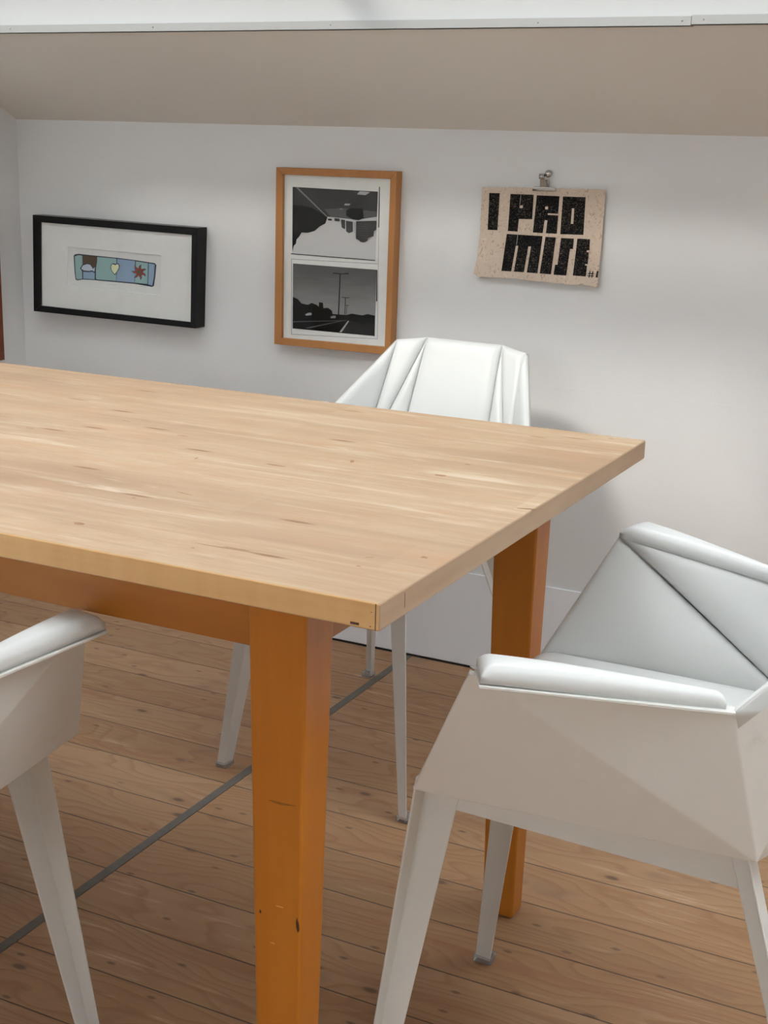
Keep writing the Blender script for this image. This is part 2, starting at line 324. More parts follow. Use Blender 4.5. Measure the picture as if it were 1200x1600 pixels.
# outlines of the printed shapes, metres on the back wall (x, z)
BF_OUT=[(-1.7893,0.9563),(-1.3065,0.9491),(-1.3149,0.7172),(-1.7975,0.7206)]
BF_IN=[(-1.767,0.9396),(-1.3231,0.9321),(-1.3286,0.7308),(-1.7753,0.7358)]
BF_MAT=[(-1.691,0.8846),(-1.413,0.8804),(-1.4166,0.7863),(-1.695,0.7896)]
ART={'outline':[(-1.6753,0.8634),(-1.6708,0.8671),(-1.6603,0.869),(-1.6101,0.8677),(-1.5441,0.8663),(-1.4891,0.864),(-1.4344,0.8604),(-1.4306,0.8561),(-1.4336,0.8309),(-1.4385,0.8071),(-1.4435,0.8042),(-1.4955,0.8081),(-1.5508,0.8084),(-1.6044,0.8084),(-1.6108,0.8088),(-1.6483,0.8079),(-1.6667,0.8046),(-1.6718,0.8066),(-1.6741,0.8295)],'teal_a':[(-1.6717,0.8622),(-1.6604,0.8659),(-1.6488,0.8656),(-1.6488,0.8445),(-1.6546,0.8339),(-1.6507,0.8269),(-1.6509,0.8094),(-1.6666,0.8069),(-1.6697,0.8088),(-1.6714,0.8318)],'brown':[(-1.6467,0.8655),(-1.6055,0.8657),(-1.6054,0.8543),(-1.6097,0.8398),(-1.615,0.8374),(-1.6262,0.8459),(-1.6365,0.8479),(-1.648,0.8452)],'fish':[(-1.6531,0.834),(-1.6465,0.8422),(-1.634,0.846),(-1.625,0.8449),(-1.6168,0.8357),(-1.611,0.8401),(-1.6129,0.8289),(-1.619,0.8318),(-1.6294,0.8299),(-1.6449,0.83)],'blue_d':[(-1.6471,0.8267),(-1.6321,0.8269),(-1.6191,0.8285),(-1.612,0.8257),(-1.6131,0.8105),(-1.6477,0.8102)],'teal_e':[(-1.6032,0.8652),(-1.5461,0.8644),(-1.5482,0.8112),(-1.6043,0.8109),(-1.6089,0.8122),(-1.608,0.8378),(-1.6042,0.8524)],'blue_f':[(-1.5436,0.8642),(-1.4911,0.8623),(-1.4944,0.8108),(-1.547,0.8109)],'heart_o':[(-1.5496,0.8513),(-1.5457,0.8535),(-1.5394,0.8533),(-1.5365,0.8484),(-1.5377,0.8423),(-1.5446,0.8321),(-1.5519,0.8248),(-1.5602,0.8328),(-1.5645,0.8416),(-1.5623,0.8489),(-1.5566,0.8529),(-1.552,0.8525)],'heart':[(-1.5491,0.8487),(-1.5445,0.8516),(-1.5395,0.8507),(-1.5389,0.8438),(-1.545,0.8341),(-1.552,0.8272),(-1.5597,0.8348),(-1.5625,0.8424),(-1.5602,0.849),(-1.5559,0.8507),(-1.5521,0.8495)],'teal_g':[(-1.4887,0.8615),(-1.4534,0.8596),(-1.4567,0.8103),(-1.4934,0.8108)],'blue_h':[(-1.4514,0.8594),(-1.4345,0.8576),(-1.437,0.8307),(-1.4424,0.8069),(-1.4547,0.8095)],'scrib1':[(-1.5752,0.8022),(-1.5612,0.8022),(-1.5472,0.8015),(-1.5472,0.8009),(-1.5612,0.8015),(-1.5752,0.8016)],'scrib2':[(-1.4756,0.804),(-1.4583,0.8036),(-1.4583,0.803),(-1.4757,0.8034)],'flower_o':[(-1.4694,0.8372),(-1.4628,0.8342),(-1.46,0.8275),(-1.4678,0.8305),(-1.4732,0.8305),(-1.4719,0.8241),(-1.4763,0.8179),(-1.4783,0.825),(-1.4815,0.8287),(-1.4867,0.8237),(-1.4951,0.8226),(-1.4897,0.8286),(-1.4883,0.8331),(-1.4959,0.8333),(-1.502,0.8382),(-1.4932,0.8385),(-1.4883,0.8404),(-1.4927,0.8457),(-1.4918,0.8528),(-1.4863,0.8472),(-1.4815,0.8452),(-1.4794,0.8514),(-1.4723,0.8554),(-1.4742,0.8482),(-1.4732,0.8437),(-1.4661,0.8463),(-1.4582,0.8442),(-1.4659,0.8408)],'flower':[(-1.4709,0.8372),(-1.4645,0.8345),(-1.462,0.8285),(-1.469,0.8311),(-1.474,0.8314),(-1.4727,0.8254),(-1.4766,0.8199),(-1.4784,0.8263),(-1.4812,0.8299),(-1.4859,0.8251),(-1.4934,0.8241),(-1.4886,0.8295),(-1.487,0.8337),(-1.4942,0.8337),(-1.4996,0.8381),(-1.4918,0.8383),(-1.487,0.8399),(-1.4913,0.8448),(-1.4905,0.8512),(-1.4856,0.8461),(-1.4812,0.844),(-1.4794,0.8499),(-1.4731,0.8535),(-1.4747,0.847),(-1.474,0.8427),(-1.4675,0.8453),(-1.4604,0.8434),(-1.4673,0.8404)],'core':[(-1.4739,0.8373),(-1.4744,0.8354),(-1.4757,0.8338),(-1.4777,0.8326),(-1.48,0.8321),(-1.4822,0.8323),(-1.4841,0.8332),(-1.4854,0.8347),(-1.4858,0.8366),(-1.4853,0.8384),(-1.484,0.8401),(-1.482,0.8413),(-1.4797,0.8418),(-1.4774,0.8415),(-1.4755,0.8406),(-1.4743,0.8391)]}
WF_OUT=[(-1.1047,1.0911),(-0.8063,1.0919),(-0.8099,0.6991),(-1.1071,0.6975)]
WF_IN=[(-1.0876,1.076),(-0.8215,1.0758),(-0.8243,0.7159),(-1.0872,0.7132)]
PH=[('sky1',[(-1.0665,1.0499),(-0.8542,1.048),(-0.8558,0.9024),(-1.0662,0.904)]),('road1',[(-1.0665,1.0499),(-0.8542,1.048),(-0.8552,0.995),(-0.9034,0.9865),(-0.9758,0.9893),(-1.0092,0.9986),(-1.0659,1.0018)]),('band1',[(-0.986,1.0054),(-0.93,1.0093),(-0.8555,1.0056),(-0.8556,0.9958),(-0.9035,0.9879),(-0.9691,0.9896)]),('tree1',[(-1.066,1.0104),(-1.043,1.0108),(-1.0161,1.0069),(-0.9992,0.9991),(-0.9767,0.9887),(-0.9821,0.9742),(-0.9954,0.9678),(-1.0086,0.9571),(-1.0253,0.9519),(-1.0423,0.9516),(-1.0472,0.9435),(-1.055,0.9358),(-1.0562,0.927),(-1.0623,0.9209),(-1.0656,0.9075)]),('line1',[(-1.0587,1.0493),(-1.0519,1.049),(-0.9767,0.9893),(-0.9804,0.9897)]),('dash1',[(-0.8978,1.0474),(-0.8727,1.0462),(-0.8837,1.0393),(-0.9047,1.0404)]),('dash2',[(-0.9329,1.0196),(-0.9192,1.0196),(-0.9237,1.0158),(-0.9361,1.0158)]),('dash3',[(-0.9464,1.0088),(-0.9375,1.0084),(-0.9405,1.0063),(-0.9477,1.0068)]),('dash4',[(-0.9545,1.0022),(-0.9502,1.0022),(-0.9658,0.9906),(-0.9685,0.9908)]),('car1',[(-0.9299,1.0051),(-0.9219,1.0096),(-0.8894,1.0111),(-0.8866,0.9902),(-0.8985,0.9854),(-0.9132,0.9861),(-0.9297,0.9938)]),('car2',[(-0.9757,0.9853),(-0.9657,0.9852),(-0.965,0.9813),(-0.9749,0.9814)]),('car3',[(-0.9592,0.9873),(-0.946,0.9868),(-0.9452,0.9811),(-0.9584,0.981)]),('bld1',[(-0.9426,0.9852),(-0.9321,0.9843),(-0.9317,0.9647),(-0.9356,0.9657),(-0.9406,0.9683)]),('bld2',[(-0.9301,0.983),(-0.9131,0.9815),(-0.9126,0.9606),(-0.9223,0.9567),(-0.929,0.9603)]),('bldl',[(-0.9114,0.9805),(-0.9049,0.9803),(-0.9051,0.9468),(-0.9057,0.9468)]),('bld3',[(-0.905,0.9831),(-0.855,0.9866),(-0.8551,0.9678),(-0.8608,0.9633),(-0.8611,0.9534),(-0.8749,0.9484),(-0.8757,0.9427),(-0.884,0.9386),(-0.8925,0.939),(-0.8975,0.943),(-0.9044,0.9454)]),('rul1',[(-1.0683,0.9045),(-0.8558,0.9024),(-0.8558,0.9007),(-1.0683,0.9027)]),('rul2',[(-0.8519,1.0586),(-0.8497,1.0581),(-0.8488,0.9723),(-0.8514,0.9722)]),('rul3',[(-0.8527,0.8816),(-0.8507,0.8811),(-0.8494,0.8129),(-0.852,0.8127)]),('thin1',[(-1.0682,0.8922),(-0.8508,0.8948),(-0.8508,0.8939),(-1.0682,0.8913)]),('thin2',[(-1.0664,0.7232),(-0.8461,0.7313),(-0.8461,0.7304),(-1.0664,0.7223)]),('thin3',[(-0.8501,0.9723),(-0.8494,0.9723),(-0.8458,0.7313),(-0.8468,0.7312)]),('thin4',[(-1.0682,0.8913),(-1.0671,0.8913),(-1.0653,0.7233),(-1.0664,0.7232)]),('sky2',[(-1.0636,0.8822),(-0.8527,0.8816),(-0.8535,0.7365),(-1.063,0.7361)]),('land2',[(-1.0635,0.8075),(-1.0507,0.804),(-1.0402,0.7943),(-1.0231,0.7927),(-1.0146,0.7977),(-1.001,0.7943),(-0.9958,0.7903),(-0.9953,0.8007),(-0.9851,0.7999),(-0.9839,0.7882),(-0.9721,0.7897),(-0.9619,0.784),(-0.9601,0.7768),(-0.9249,0.7775),(-0.9117,0.7815),(-0.8852,0.7797),(-0.8722,0.7837),(-0.8538,0.7813),(-0.8535,0.7365),(-1.063,0.7361)]),('pole1',[(-0.9441,0.867),(-0.9412,0.8672),(-0.9433,0.7772),(-0.9466,0.777)]),('arm1',[(-0.9618,0.8685),(-0.9502,0.8681),(-0.9415,0.8678),(-0.9336,0.8683),(-0.9214,0.8705),(-0.9213,0.8682),(-0.9335,0.8666),(-0.9501,0.8658),(-0.9601,0.8663)]),('pole2',[(-0.9291,0.8158),(-0.9274,0.8159),(-0.9279,0.7784),(-0.9299,0.7783)]),('arm2',[(-0.9381,0.8169),(-0.9284,0.8164),(-0.9182,0.8172),(-0.9181,0.8157),(-0.9284,0.8149),(-0.9374,0.8155)]),('pole3',[(-0.9247,0.7986),(-0.9234,0.7987),(-0.9246,0.7787),(-0.9259,0.7786)]),('arm3',[(-0.9287,0.7995),(-0.9188,0.7996),(-0.9187,0.7985),(-0.9287,0.7983)]),('surf2',[(-0.9197,0.7653),(-0.8542,0.7633),(-0.8535,0.7365),(-0.9375,0.7382)]),('line2',[(-0.9206,0.7649),(-0.9173,0.7646),(-0.9358,0.7381),(-0.9415,0.7382)]),('rail2',[(-1.0622,0.7524),(-0.9247,0.7658),(-0.9246,0.7646),(-1.0622,0.7503)]),('rail3',[(-1.0292,0.7407),(-0.938,0.7635),(-0.9366,0.7625),(-1.0223,0.7392)]),('carw',[(-1.0296,0.7708),(-1.0211,0.775),(-1.0136,0.7756),(-1.0132,0.7706),(-1.0279,0.7679)]),('carw2',[(-0.965,0.7705),(-0.9567,0.7738),(-0.9516,0.7736),(-0.9515,0.7686),(-0.9633,0.7671)]),('carb',[(-0.8914,0.7646),(-0.8833,0.7691),(-0.875,0.7674),(-0.8748,0.7587),(-0.8896,0.7589)])]
PAPER=[(-0.6179,1.066),(-0.5409,1.069),(-0.4607,1.0696),(-0.3954,1.0709),(-0.3544,1.0722),(-0.3494,1.0667),(-0.3496,1.0335),(-0.35,1.0094),(-0.3504,0.9607),(-0.3512,0.9165),(-0.3512,0.8868),(-0.3493,0.8815),(-0.3537,0.8767),(-0.3695,0.8794),(-0.388,0.8813),(-0.409,0.8787),(-0.4277,0.8809),(-0.4491,0.8802),(-0.5033,0.8828),(-0.5583,0.883),(-0.6169,0.8816),(-0.6261,0.8862),(-0.6201,0.9199),(-0.617,0.9711),(-0.6174,1.0215)]
LET=[[(-0.6003,1.0552),(-0.5769,1.0557),(-0.5777,0.9802),(-0.5999,0.98)],[(-0.5531,1.0549),(-0.5019,1.0555),(-0.5023,1.0061),(-0.5314,1.0055),(-0.5327,0.9797),(-0.5543,0.9799)],[(-0.4952,1.0548),(-0.4461,1.0548),(-0.4466,1.0199),(-0.4691,1.0198),(-0.4689,1.0166),(-0.4463,1.0164),(-0.4467,0.98),(-0.4704,0.9795),(-0.4688,1.0055),(-0.4749,1.0057),(-0.4774,0.9796),(-0.4989,0.9798)],[(-0.4387,1.0546),(-0.3905,1.0552),(-0.3899,0.9805),(-0.4393,0.9794)],[(-0.5562,0.9737),(-0.477,0.9734),(-0.4825,0.8976),(-0.5061,0.8978),(-0.5007,0.9512),(-0.5067,0.9511),(-0.5124,0.8979),(-0.5348,0.8977),(-0.529,0.9511),(-0.5344,0.9508),(-0.5406,0.8979),(-0.5626,0.8975)],[(-0.4708,0.9723),(-0.4481,0.9725),(-0.4528,0.8975),(-0.4776,0.8977)],[(-0.4369,0.9719),(-0.4093,0.9721),(-0.4095,0.9509),(-0.4158,0.9511),(-0.4195,0.8972),(-0.4469,0.8971),(-0.4455,0.9175),(-0.4402,0.9178)],[(-0.4019,0.9725),(-0.3751,0.9728),(-0.3744,0.9507),(-0.3801,0.9504),(-0.3803,0.9467),(-0.3756,0.9465),(-0.3756,0.9228),(-0.3811,0.923),(-0.3814,0.92),(-0.377,0.9198),(-0.3776,0.898),(-0.4055,0.8981)],[(-0.3705,0.9096),(-0.3684,0.9097),(-0.3696,0.896),(-0.3717,0.8959)],[(-0.3648,0.9094),(-0.3627,0.9096),(-0.3639,0.8964),(-0.366,0.8962)],[(-0.3739,0.9051),(-0.3603,0.9055),(-0.3605,0.9038),(-0.374,0.9034)],[(-0.3744,0.9006),(-0.3608,0.901),(-0.3609,0.8993),(-0.3745,0.8989)],[(-0.3555,0.9105),(-0.3516,0.9105),(-0.3525,0.8974),(-0.3569,0.8976)]]
LHOLE=[[(-0.5308,1.0328),(-0.524,1.0331),(-0.5243,1.0277),(-0.531,1.0274)],[(-0.4752,1.0328),(-0.4691,1.0331),(-0.4693,1.0277),(-0.4751,1.0274)],[(-0.4176,1.0322),(-0.4129,1.0319),(-0.4127,1.0014),(-0.4182,1.0011)],[(-0.5301,1.0541),(-0.5293,1.0541),(-0.5308,1.0333),(-0.5316,1.0333)],[(-0.5321,0.973),(-0.5313,0.9731),(-0.5323,0.9529),(-0.5332,0.9529)]]
CLIP={'jl':(-0.5031,1.066),'jr':(-0.4547,1.0666),'jt':(-0.4789,1.073),'roll':(-0.4838,1.0916),'ball':(-0.4738,1.0983)}
# ---------------------------------------------------------------- the room
WY = 1.682            # back wall plane
WX = -1.863           # left wall plane
RX = 2.4; FY = -3.2
HZ = 1.181; SL = .50  # knee wall height, roof slope
def roof(y): return HZ+SL*(WY-y)
RY = -2.0             # ridge
# openings in the roof slope (y from, y to, x from, x to) and a front wall window; all but the first opening are unseen, added for light
OY0 = 1.325
OPEN = [(OY0, .80, WX+.02, 1.3), (.42, -.60, WX+.35, -.45), (.42, -.60, .45, 2.25)]
FILL_WIN = (-1.0, .3, 1.1, 2.0)
TH = .13
def struct(o): o['kind'] = 'structure'; return o
fl = struct(mesh_obj('floor', [(WX, FY, 0), (RX, FY, 0), (RX, WY, 0), (WX, WY, 0), (WX, FY, -.05), (RX, FY, -.05), (RX, WY, -.05), (WX, WY, -.05)],
       [(0,1,2,3), (7,6,5,4), (0,4,5,1), (1,5,6,2), (2,6,7,3), (3,7,4,0)], M['floor']))
b = MB(); b.box((WX-.1, WY, -.05), (RX+.1, WY+.1, HZ+.02)); struct(b.obj('wall_back', M['wall']))
def gable(x0, x1, name, hole=False):
    b = MB(); ring = [(FY, -.05), (WY, -.05), (WY, HZ), (RY, roof(RY)), (FY, roof(RY)-.6)]
    b.prism([(x0, y, z) for y, z in ring], [(x1, y, z) for y, z in ring]); return struct(b.obj(name, M['wall']))
gable(WX-.1, WX, 'wall_left'); gable(RX, RX+.1, 'wall_right')
b = MB(); wx0, wx1, wz0, wz1 = FILL_WIN
b.box((WX-.1, FY-.1, -.05), (wx0, FY, roof(RY)-.5)); b.box((wx1, FY-.1, -.05), (RX+.1, FY, roof(RY)-.5))
b.box((wx0, FY-.1, -.05), (wx1, FY, wz0)); b.box((wx0, FY-.1, wz1), (wx1, FY, roof(RY)-.5)); struct(b.obj('wall_front', M['wall']))
b = MB(); d = .05
b.box((wx0, FY-.08, wz0), (wx1, FY-.03, wz0+d)); b.box((wx0, FY-.08, wz1-d), (wx1, FY-.03, wz1)); xm = (wx0+wx1)/2
for x in (wx0, xm-d/2, wx1-d): b.box((x, FY-.08, wz0+d), (x+d, FY-.03, wz1-d))
w3 = struct(b.obj('window_4', M['trim']))  # unseen window, added to throw low fill light at the back wall
for x in (wx0+d, xm+d/2):
    b = MB(); b.box((x, FY-.057, wz0+d), (x+(wx1-wx0)/2-1.5*d, FY-.053, wz1-d)); b.obj('pane', M['glass'], w3)
b = MB()
def slab(x0, x1, y0, y1):
    ring = [(x0, y0), (x1, y0), (x1, y1), (x0, y1)]
    b.prism([(x, y, roof(y)) for x, y in ring], [(x, y, roof(y)+TH) for x, y in ring])
rows = {}
for y1, y0, x0, x1 in OPEN: rows.setdefault((y1, y0), []).append((x0, x1))
prev = WY+.1
for (y1, y0), xs in rows.items():
    slab(WX-.1, RX+.1, y1, prev); edge = WX-.1
    for x0, x1 in sorted(xs): slab(edge, x0, y0, y1); edge = x1
    slab(edge, RX+.1, y0, y1); prev = y0
slab(WX-.1, RX+.1, RY, prev)
ring = [(RY, roof(RY)), (FY-.1, roof(RY)-.6), (FY-.1, roof(RY)-.6+TH), (RY, roof(RY)+TH)]
b.prism([(WX-.1, y, z) for y, z in ring], [(RX+.1, y, z) for y, z in ring])
ceil = struct(b.obj('ceiling', M['ceiling']))
# plastered lower reveal of the roof light, just behind its trim
b = MB(); b.box((WX+.02, OY0-.006, roof(OY0)-.002), (1.3, OY0, roof(OY0)+TH-.01)); struct(b.obj('trim_3', M['reveal']))
# roof light, plus two unseen ones added to balance the light: white frame with glazing bars and panes at the outer face of the roof
def bar(b, x0, x1, y0, y1, h0, h1):
    ring = [(x0, y0), (x1, y0), (x1, y1), (x0, y1)]
    b.prism([(x, y, roof(y)+h0) for x, y in ring], [(x, y, roof(y)+h1) for x, y in ring])
for k, (y1, y0, x0, x1) in enumerate(OPEN):
    b = MB(); n = max(1, round((x1-x0)/1.05))
    for i in range(n+1):
        xx = x0+(x1-x0-.04)*i/n; bar(b, xx, xx+.04, y0, y1-.007, TH-.04, TH-.01)
    bar(b, x0, x1, y1-.05, y1-.007, TH-.04, TH-.01); bar(b, x0, x1, y0, y0+.04, TH-.04, TH-.01)
    wn = struct(b.obj('window_%d' % (k+1), M['trim']))
    b = MB(); bar(b, x0+.01, x1-.01, y0+.01, y1-.01, TH-.05, TH-.045); b.obj('pane', M['dimming_glass'] if k == 0 else M['glass'], wn)
# skirting
b = MB(); b.box((WX, WY-.006, .004), (RX, WY, .2235)); o = struct(b.obj('baseboard_back', M['skirting'])); bevel(o, .002)
b = MB(); b.box((WX, WY-.0075, -.001), (RX, WY-.001, .004)); struct(b.obj('trim_5', M['dark']))
# faint plasterboard joint on the wall, a proud ridge of filler
b = MB(); b.box((-.75, WY-.0004, .662), (.35, WY, .6635)); struct(b.obj('trim_6', M['wall']))
# trim strip under the roof light, two lengths that meet with a small step; painted nail heads
def strip(name, x0, x1, dz, nails):
    b = MB(); z = roof(OY0)+dz
    b.box((x0, OY0-.018, z-.009), (x1, OY0-.006, z+.007))
    b.box((x0, OY0-.018, z-.009), (x1, OY0+.001, z-.007))
    o = struct(b.obj(name, M['trim'])); bevel(o, .0015)
    for nx in nails:
        vs, fs = lathe([(0, -.0016), (.0014, -.0012), (.0018, 0)], 10, (nx, OY0-.018, z-.0005), 'Y')
        mesh_obj('nail', vs, fs, M['nail'], o, smooth=True)
strip('trim_1', WX, -.1055, 0, [-1.543, -1.181, -.781, -.373, -.1205]); strip('trim_2', -.105, 1.3, .0016, [-.085, .3])
# flat metal strip let into the floor
b = MB(); rr = random.Random(3); n = 60; ys = [FY+(WY-.01-FY)*i/n for i in range(n+1)]
for i in range(n):
    a, c = [-.7575+rr.uniform(-.0006, .0006) for _ in (0, 1)], .0014
    b.box((-.7575, ys[i], -.001), (-.7405, ys[i+1]-.0002, .0012))
st = struct(b.obj('trim_4', M['strip']))

# ---------------------------------------------------------------- table
T_TOP, T_W, T_L, T_TH = .75, .8469, 1.62, .0275
tb = empty('dining_table', (0, 0, 0), 0, 'large worn pale beech table on orange varnished tapered legs, standing across the room', 'table')
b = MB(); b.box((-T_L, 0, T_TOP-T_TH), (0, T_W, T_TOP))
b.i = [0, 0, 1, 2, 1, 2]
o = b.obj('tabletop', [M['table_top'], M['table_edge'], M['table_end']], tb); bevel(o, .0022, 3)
# dents, splits and stains in the top
STAIN = flat('dark_knot_stain', (.26, .12, .045), .6, var=.35, scale=120); M['ring_stain'] = flat('ring_stain', (.27, .105, .012), .45); M['scratch'] = flat('pale_scratch', (.72, .38, .12), .5); M['dark_wood'] = flat('dark_split_in_wood', (.07, .03, .015), .8)
def blot(x, y, lx, ly, rot=0, n=11, seed=0):
    r = random.Random(seed); out = []
    for i in range(n):
        a = 2*math.pi*i/n; k = r.uniform(.6, 1.15); px, py = lx*k*math.cos(a), ly*k*math.sin(a)
        out.append((x+px*math.cos(rot)-py*math.sin(rot), y+px*math.sin(rot)+py*math.cos(rot)))
    return out
BL = [(-0.363,0.420,0.016,0.0035,0), (-0.290,0.493,0.003,0.01,0.5), (-0.378,0.238,0.014,0.0018,-0.2), (-0.027,0.152,0.005,0.004,0), (-0.006,0.390,0.014,0.003,0.2), (-0.398,0.070,0.008,0.004,0), (-0.564,0.504,0.01,0.0025,0), (-0.770,0.428,0.012,0.002,0), (-0.469,0.398,0.002,0.006,0.2), (-0.212,0.075,0.045,0.0009,0.02), (-0.202,0.079,0.018,0.0016,0), (-0.160,0.485,0.01,0.004,0), (-0.139,0.777,0.015,0.002,0), (-0.155,0.560,0.006,0.003,0), (-0.045,0.825,0.004,0.002,0), (-0.414,0.190,0.003,0.002,0), (-0.243,0.058,0.003,0.002,0), (-0.070,0.091,0.003,0.002,0), (-0.074,0.123,0.006,0.0015,0.6), (-0.690,0.543,0.008,0.002,0)]
for k, (x, y, lx, ly, rot) in enumerate(BL):
    P = blot(x, y, lx, ly, rot, seed=k); mesh_obj('stain', [(px, py, T_TOP+.00015) for px, py in P], [tuple(range(len(P)))], STAIN, tb)
for k, (a_, e_) in enumerate((((-.0046, -.0002, T_TOP-T_TH+.001), (-.0038, .0004, T_TOP-.001)), ((-.0004, .052, T_TOP-.019), (.0002, .0526, T_TOP-.004)), ((-.030, -.0002, T_TOP-.0245), (-.021, .0004, T_TOP-.0222)), ((-.010, -.0002, T_TOP-.024), (-.0085, .0004, T_TOP-.0232)), ((-.009, -.0002, T_TOP-.010), (-.0080, .0004, T_TOP-.0093)))):
    b = MB(); b.box(a_, e_); b.obj('edge_split', M['dark_wood'], tb)
LEGC = [(-.1463, .0925), (-.1463, .754), (-T_L+.1463, .0925), (-T_L+.1463, .754)]
for i, (cx, cy) in enumerate(LEGC):
    b = MB(); t = (.0345, .0300); f = (.0250, .0205)
    b.prism([(cx+a*f[0], cy+c*f[1], 0) for a, c in ((-1,-1),(1,-1),(1,1),(-1,1))], [(cx+a*t[0], cy+c*t[1], T_TOP-T_TH) for a, c in ((-1,-1),(1,-1),(1,1),(-1,1))])
    o = b.obj('leg', M['leg_wood'], tb); bevel(o, .004, 3)
    if i == 0:           # old knocks and a pale ring on the front leg
        for k, (x, z, lx, lz, mt) in enumerate(((-.1395, .487, .019, .0016, 'ring_stain'), (-.1205, .349, .0022, .009, 'dark_wood'), (-.1665, .352, .0014, .003, 'dark_wood'), (-.1420, .365, .006, .0009, 'scratch'), (-.152, .318, .004, .0007, 'scratch'))):
            yy = cy-(f[1]+(t[1]-f[1])*z/(T_TOP-T_TH))-.0003; pts = blot(x, z, lx, lz, .05, seed=40+k)
            mesh_obj('knock', [(a, yy+(z-c)*.013, c) for a, c in pts], [tuple(range(len(pts)))], M[mt], o)
AZ0, AZ1 = .653, T_TOP-T_TH
b = MB(); b.box((-T_L+.175, .067, AZ0), (-.176, .087, AZ1)); bevel(b.obj('apron', M['apron_wood'], tb), .0015)
b = MB(); b.box((-T_L+.175, .758, AZ0), (-.176, .778, AZ1)); bevel(b.obj('apron', M['apron_wood'], tb), .0015)
for x in (-.139, -T_L+.119):
    b = MB(); b.box((x, .1205, AZ0), (x+.02, .726, AZ1)); bevel(b.obj('apron', M['apron_wood'], tb), .0015)

# ---------------------------------------------------------------- chairs
P = dict(Pin=(.277, -.130, .645), Pout=(.318, -.155, .647), Pbot=(.221, -.049, .474), Prear=(.220, -.382, .630), S=(.181, -.413, .459),
         K=(.206, -.050, .482), T1=(.145, -.514, .762), T0=(.085, -.534, .770), Q=(.170, -.400, .490), M=(.100, -.427, .488), SM=(.095, -.440, .452))
def pt(n, s=1): x, y, z = P[n]; return Vector((x*s, y, z))
def puff(name, poly, inside, h, R, mat, parent, back=.006, nper=22, rings=14, stitch=None, power=.5, dome=0.):
    """upholstered panel: a rounded pillow over the polygon, swelling towards the point inside"""
    poly = [Vector(p) for p in poly]; n = len(poly); c = sum(poly, Vector())/n
    nor = Vector()
    for i in range(n): nor += (poly[i]-c).cross(poly[(i+1) % n]-c)
    nor.normalize()
    flip = nor.dot(Vector(inside)-c) < 0
    if flip: nor = -nor
    bd = []
    for i in range(n):
        for k in range(nper): bd.append((poly[i].lerp(poly[(i+1) % n], k/nper), i, k))
    def dists(p):
        out = []
        for i in range(n):
            a, e = poly[i], poly[(i+1) % n]-poly[i]; t = max(0, min(1, (p-a).dot(e)/e.length_squared)); out.append((p-a-e*t).length)
        return out
    cen = 1.
    for d in dists(c): cen *= max(d, 1e-6)
    def height(p):
        k, bub = 1., 1.
        for d in dists(p):
            t = min(1, d/R); k *= (1-(1-t)**2)**power; bub *= d
        return h*k+dome*min(1.3, bub/cen)
    vs, fs = [c+nor*height(c)], []
    N = len(bd)
    for r in range(1, rings+1):
        q = 1-(1-r/rings)**1.9
        for j, (p, ei, k) in enumerate(bd):
            w = c+(p-c)*q; hh = height(w) if r < rings else 0
            if stitch and ei in stitch and r >= rings-4 and r < rings: hh -= .0012*math.exp(-min(dists(w))/.006)*(.5+.5*math.cos(k*math.pi*2/3.0))
            vs.append(w+nor*hh)
    for j in range(N): fs.append((0, 1+j, 1+(j+1) % N))
    for r in range(1, rings):
        a, e = 1+(r-1)*N, 1+r*N
        for j in range(N): fs.append((a+j, e+j, e+(j+1) % N, a+(j+1) % N))
    # short skirt and flat back
    s0 = len(vs)
    for p, _, _ in bd: vs.append(p-nor*back)
    vs.append(c-nor*back); e = 1+(rings-1)*N
    for j in range(N):
        fs.append((e+j, s0+j, s0+(j+1) % N, e+(j+1) % N)); fs.append((s0+j, len(vs)-1, s0+(j+1) % N))
    if flip: fs = [tuple(reversed(f)) for f in fs]
    o = mesh_obj(name, vs, fs, mat, parent, smooth=True)
    return o
def inset(poly, d):
    c = sum((Vector(p) for p in poly), Vector())/len(poly)
    return [Vector(p)+(c-Vector(p)).normalized()*d for p in poly]
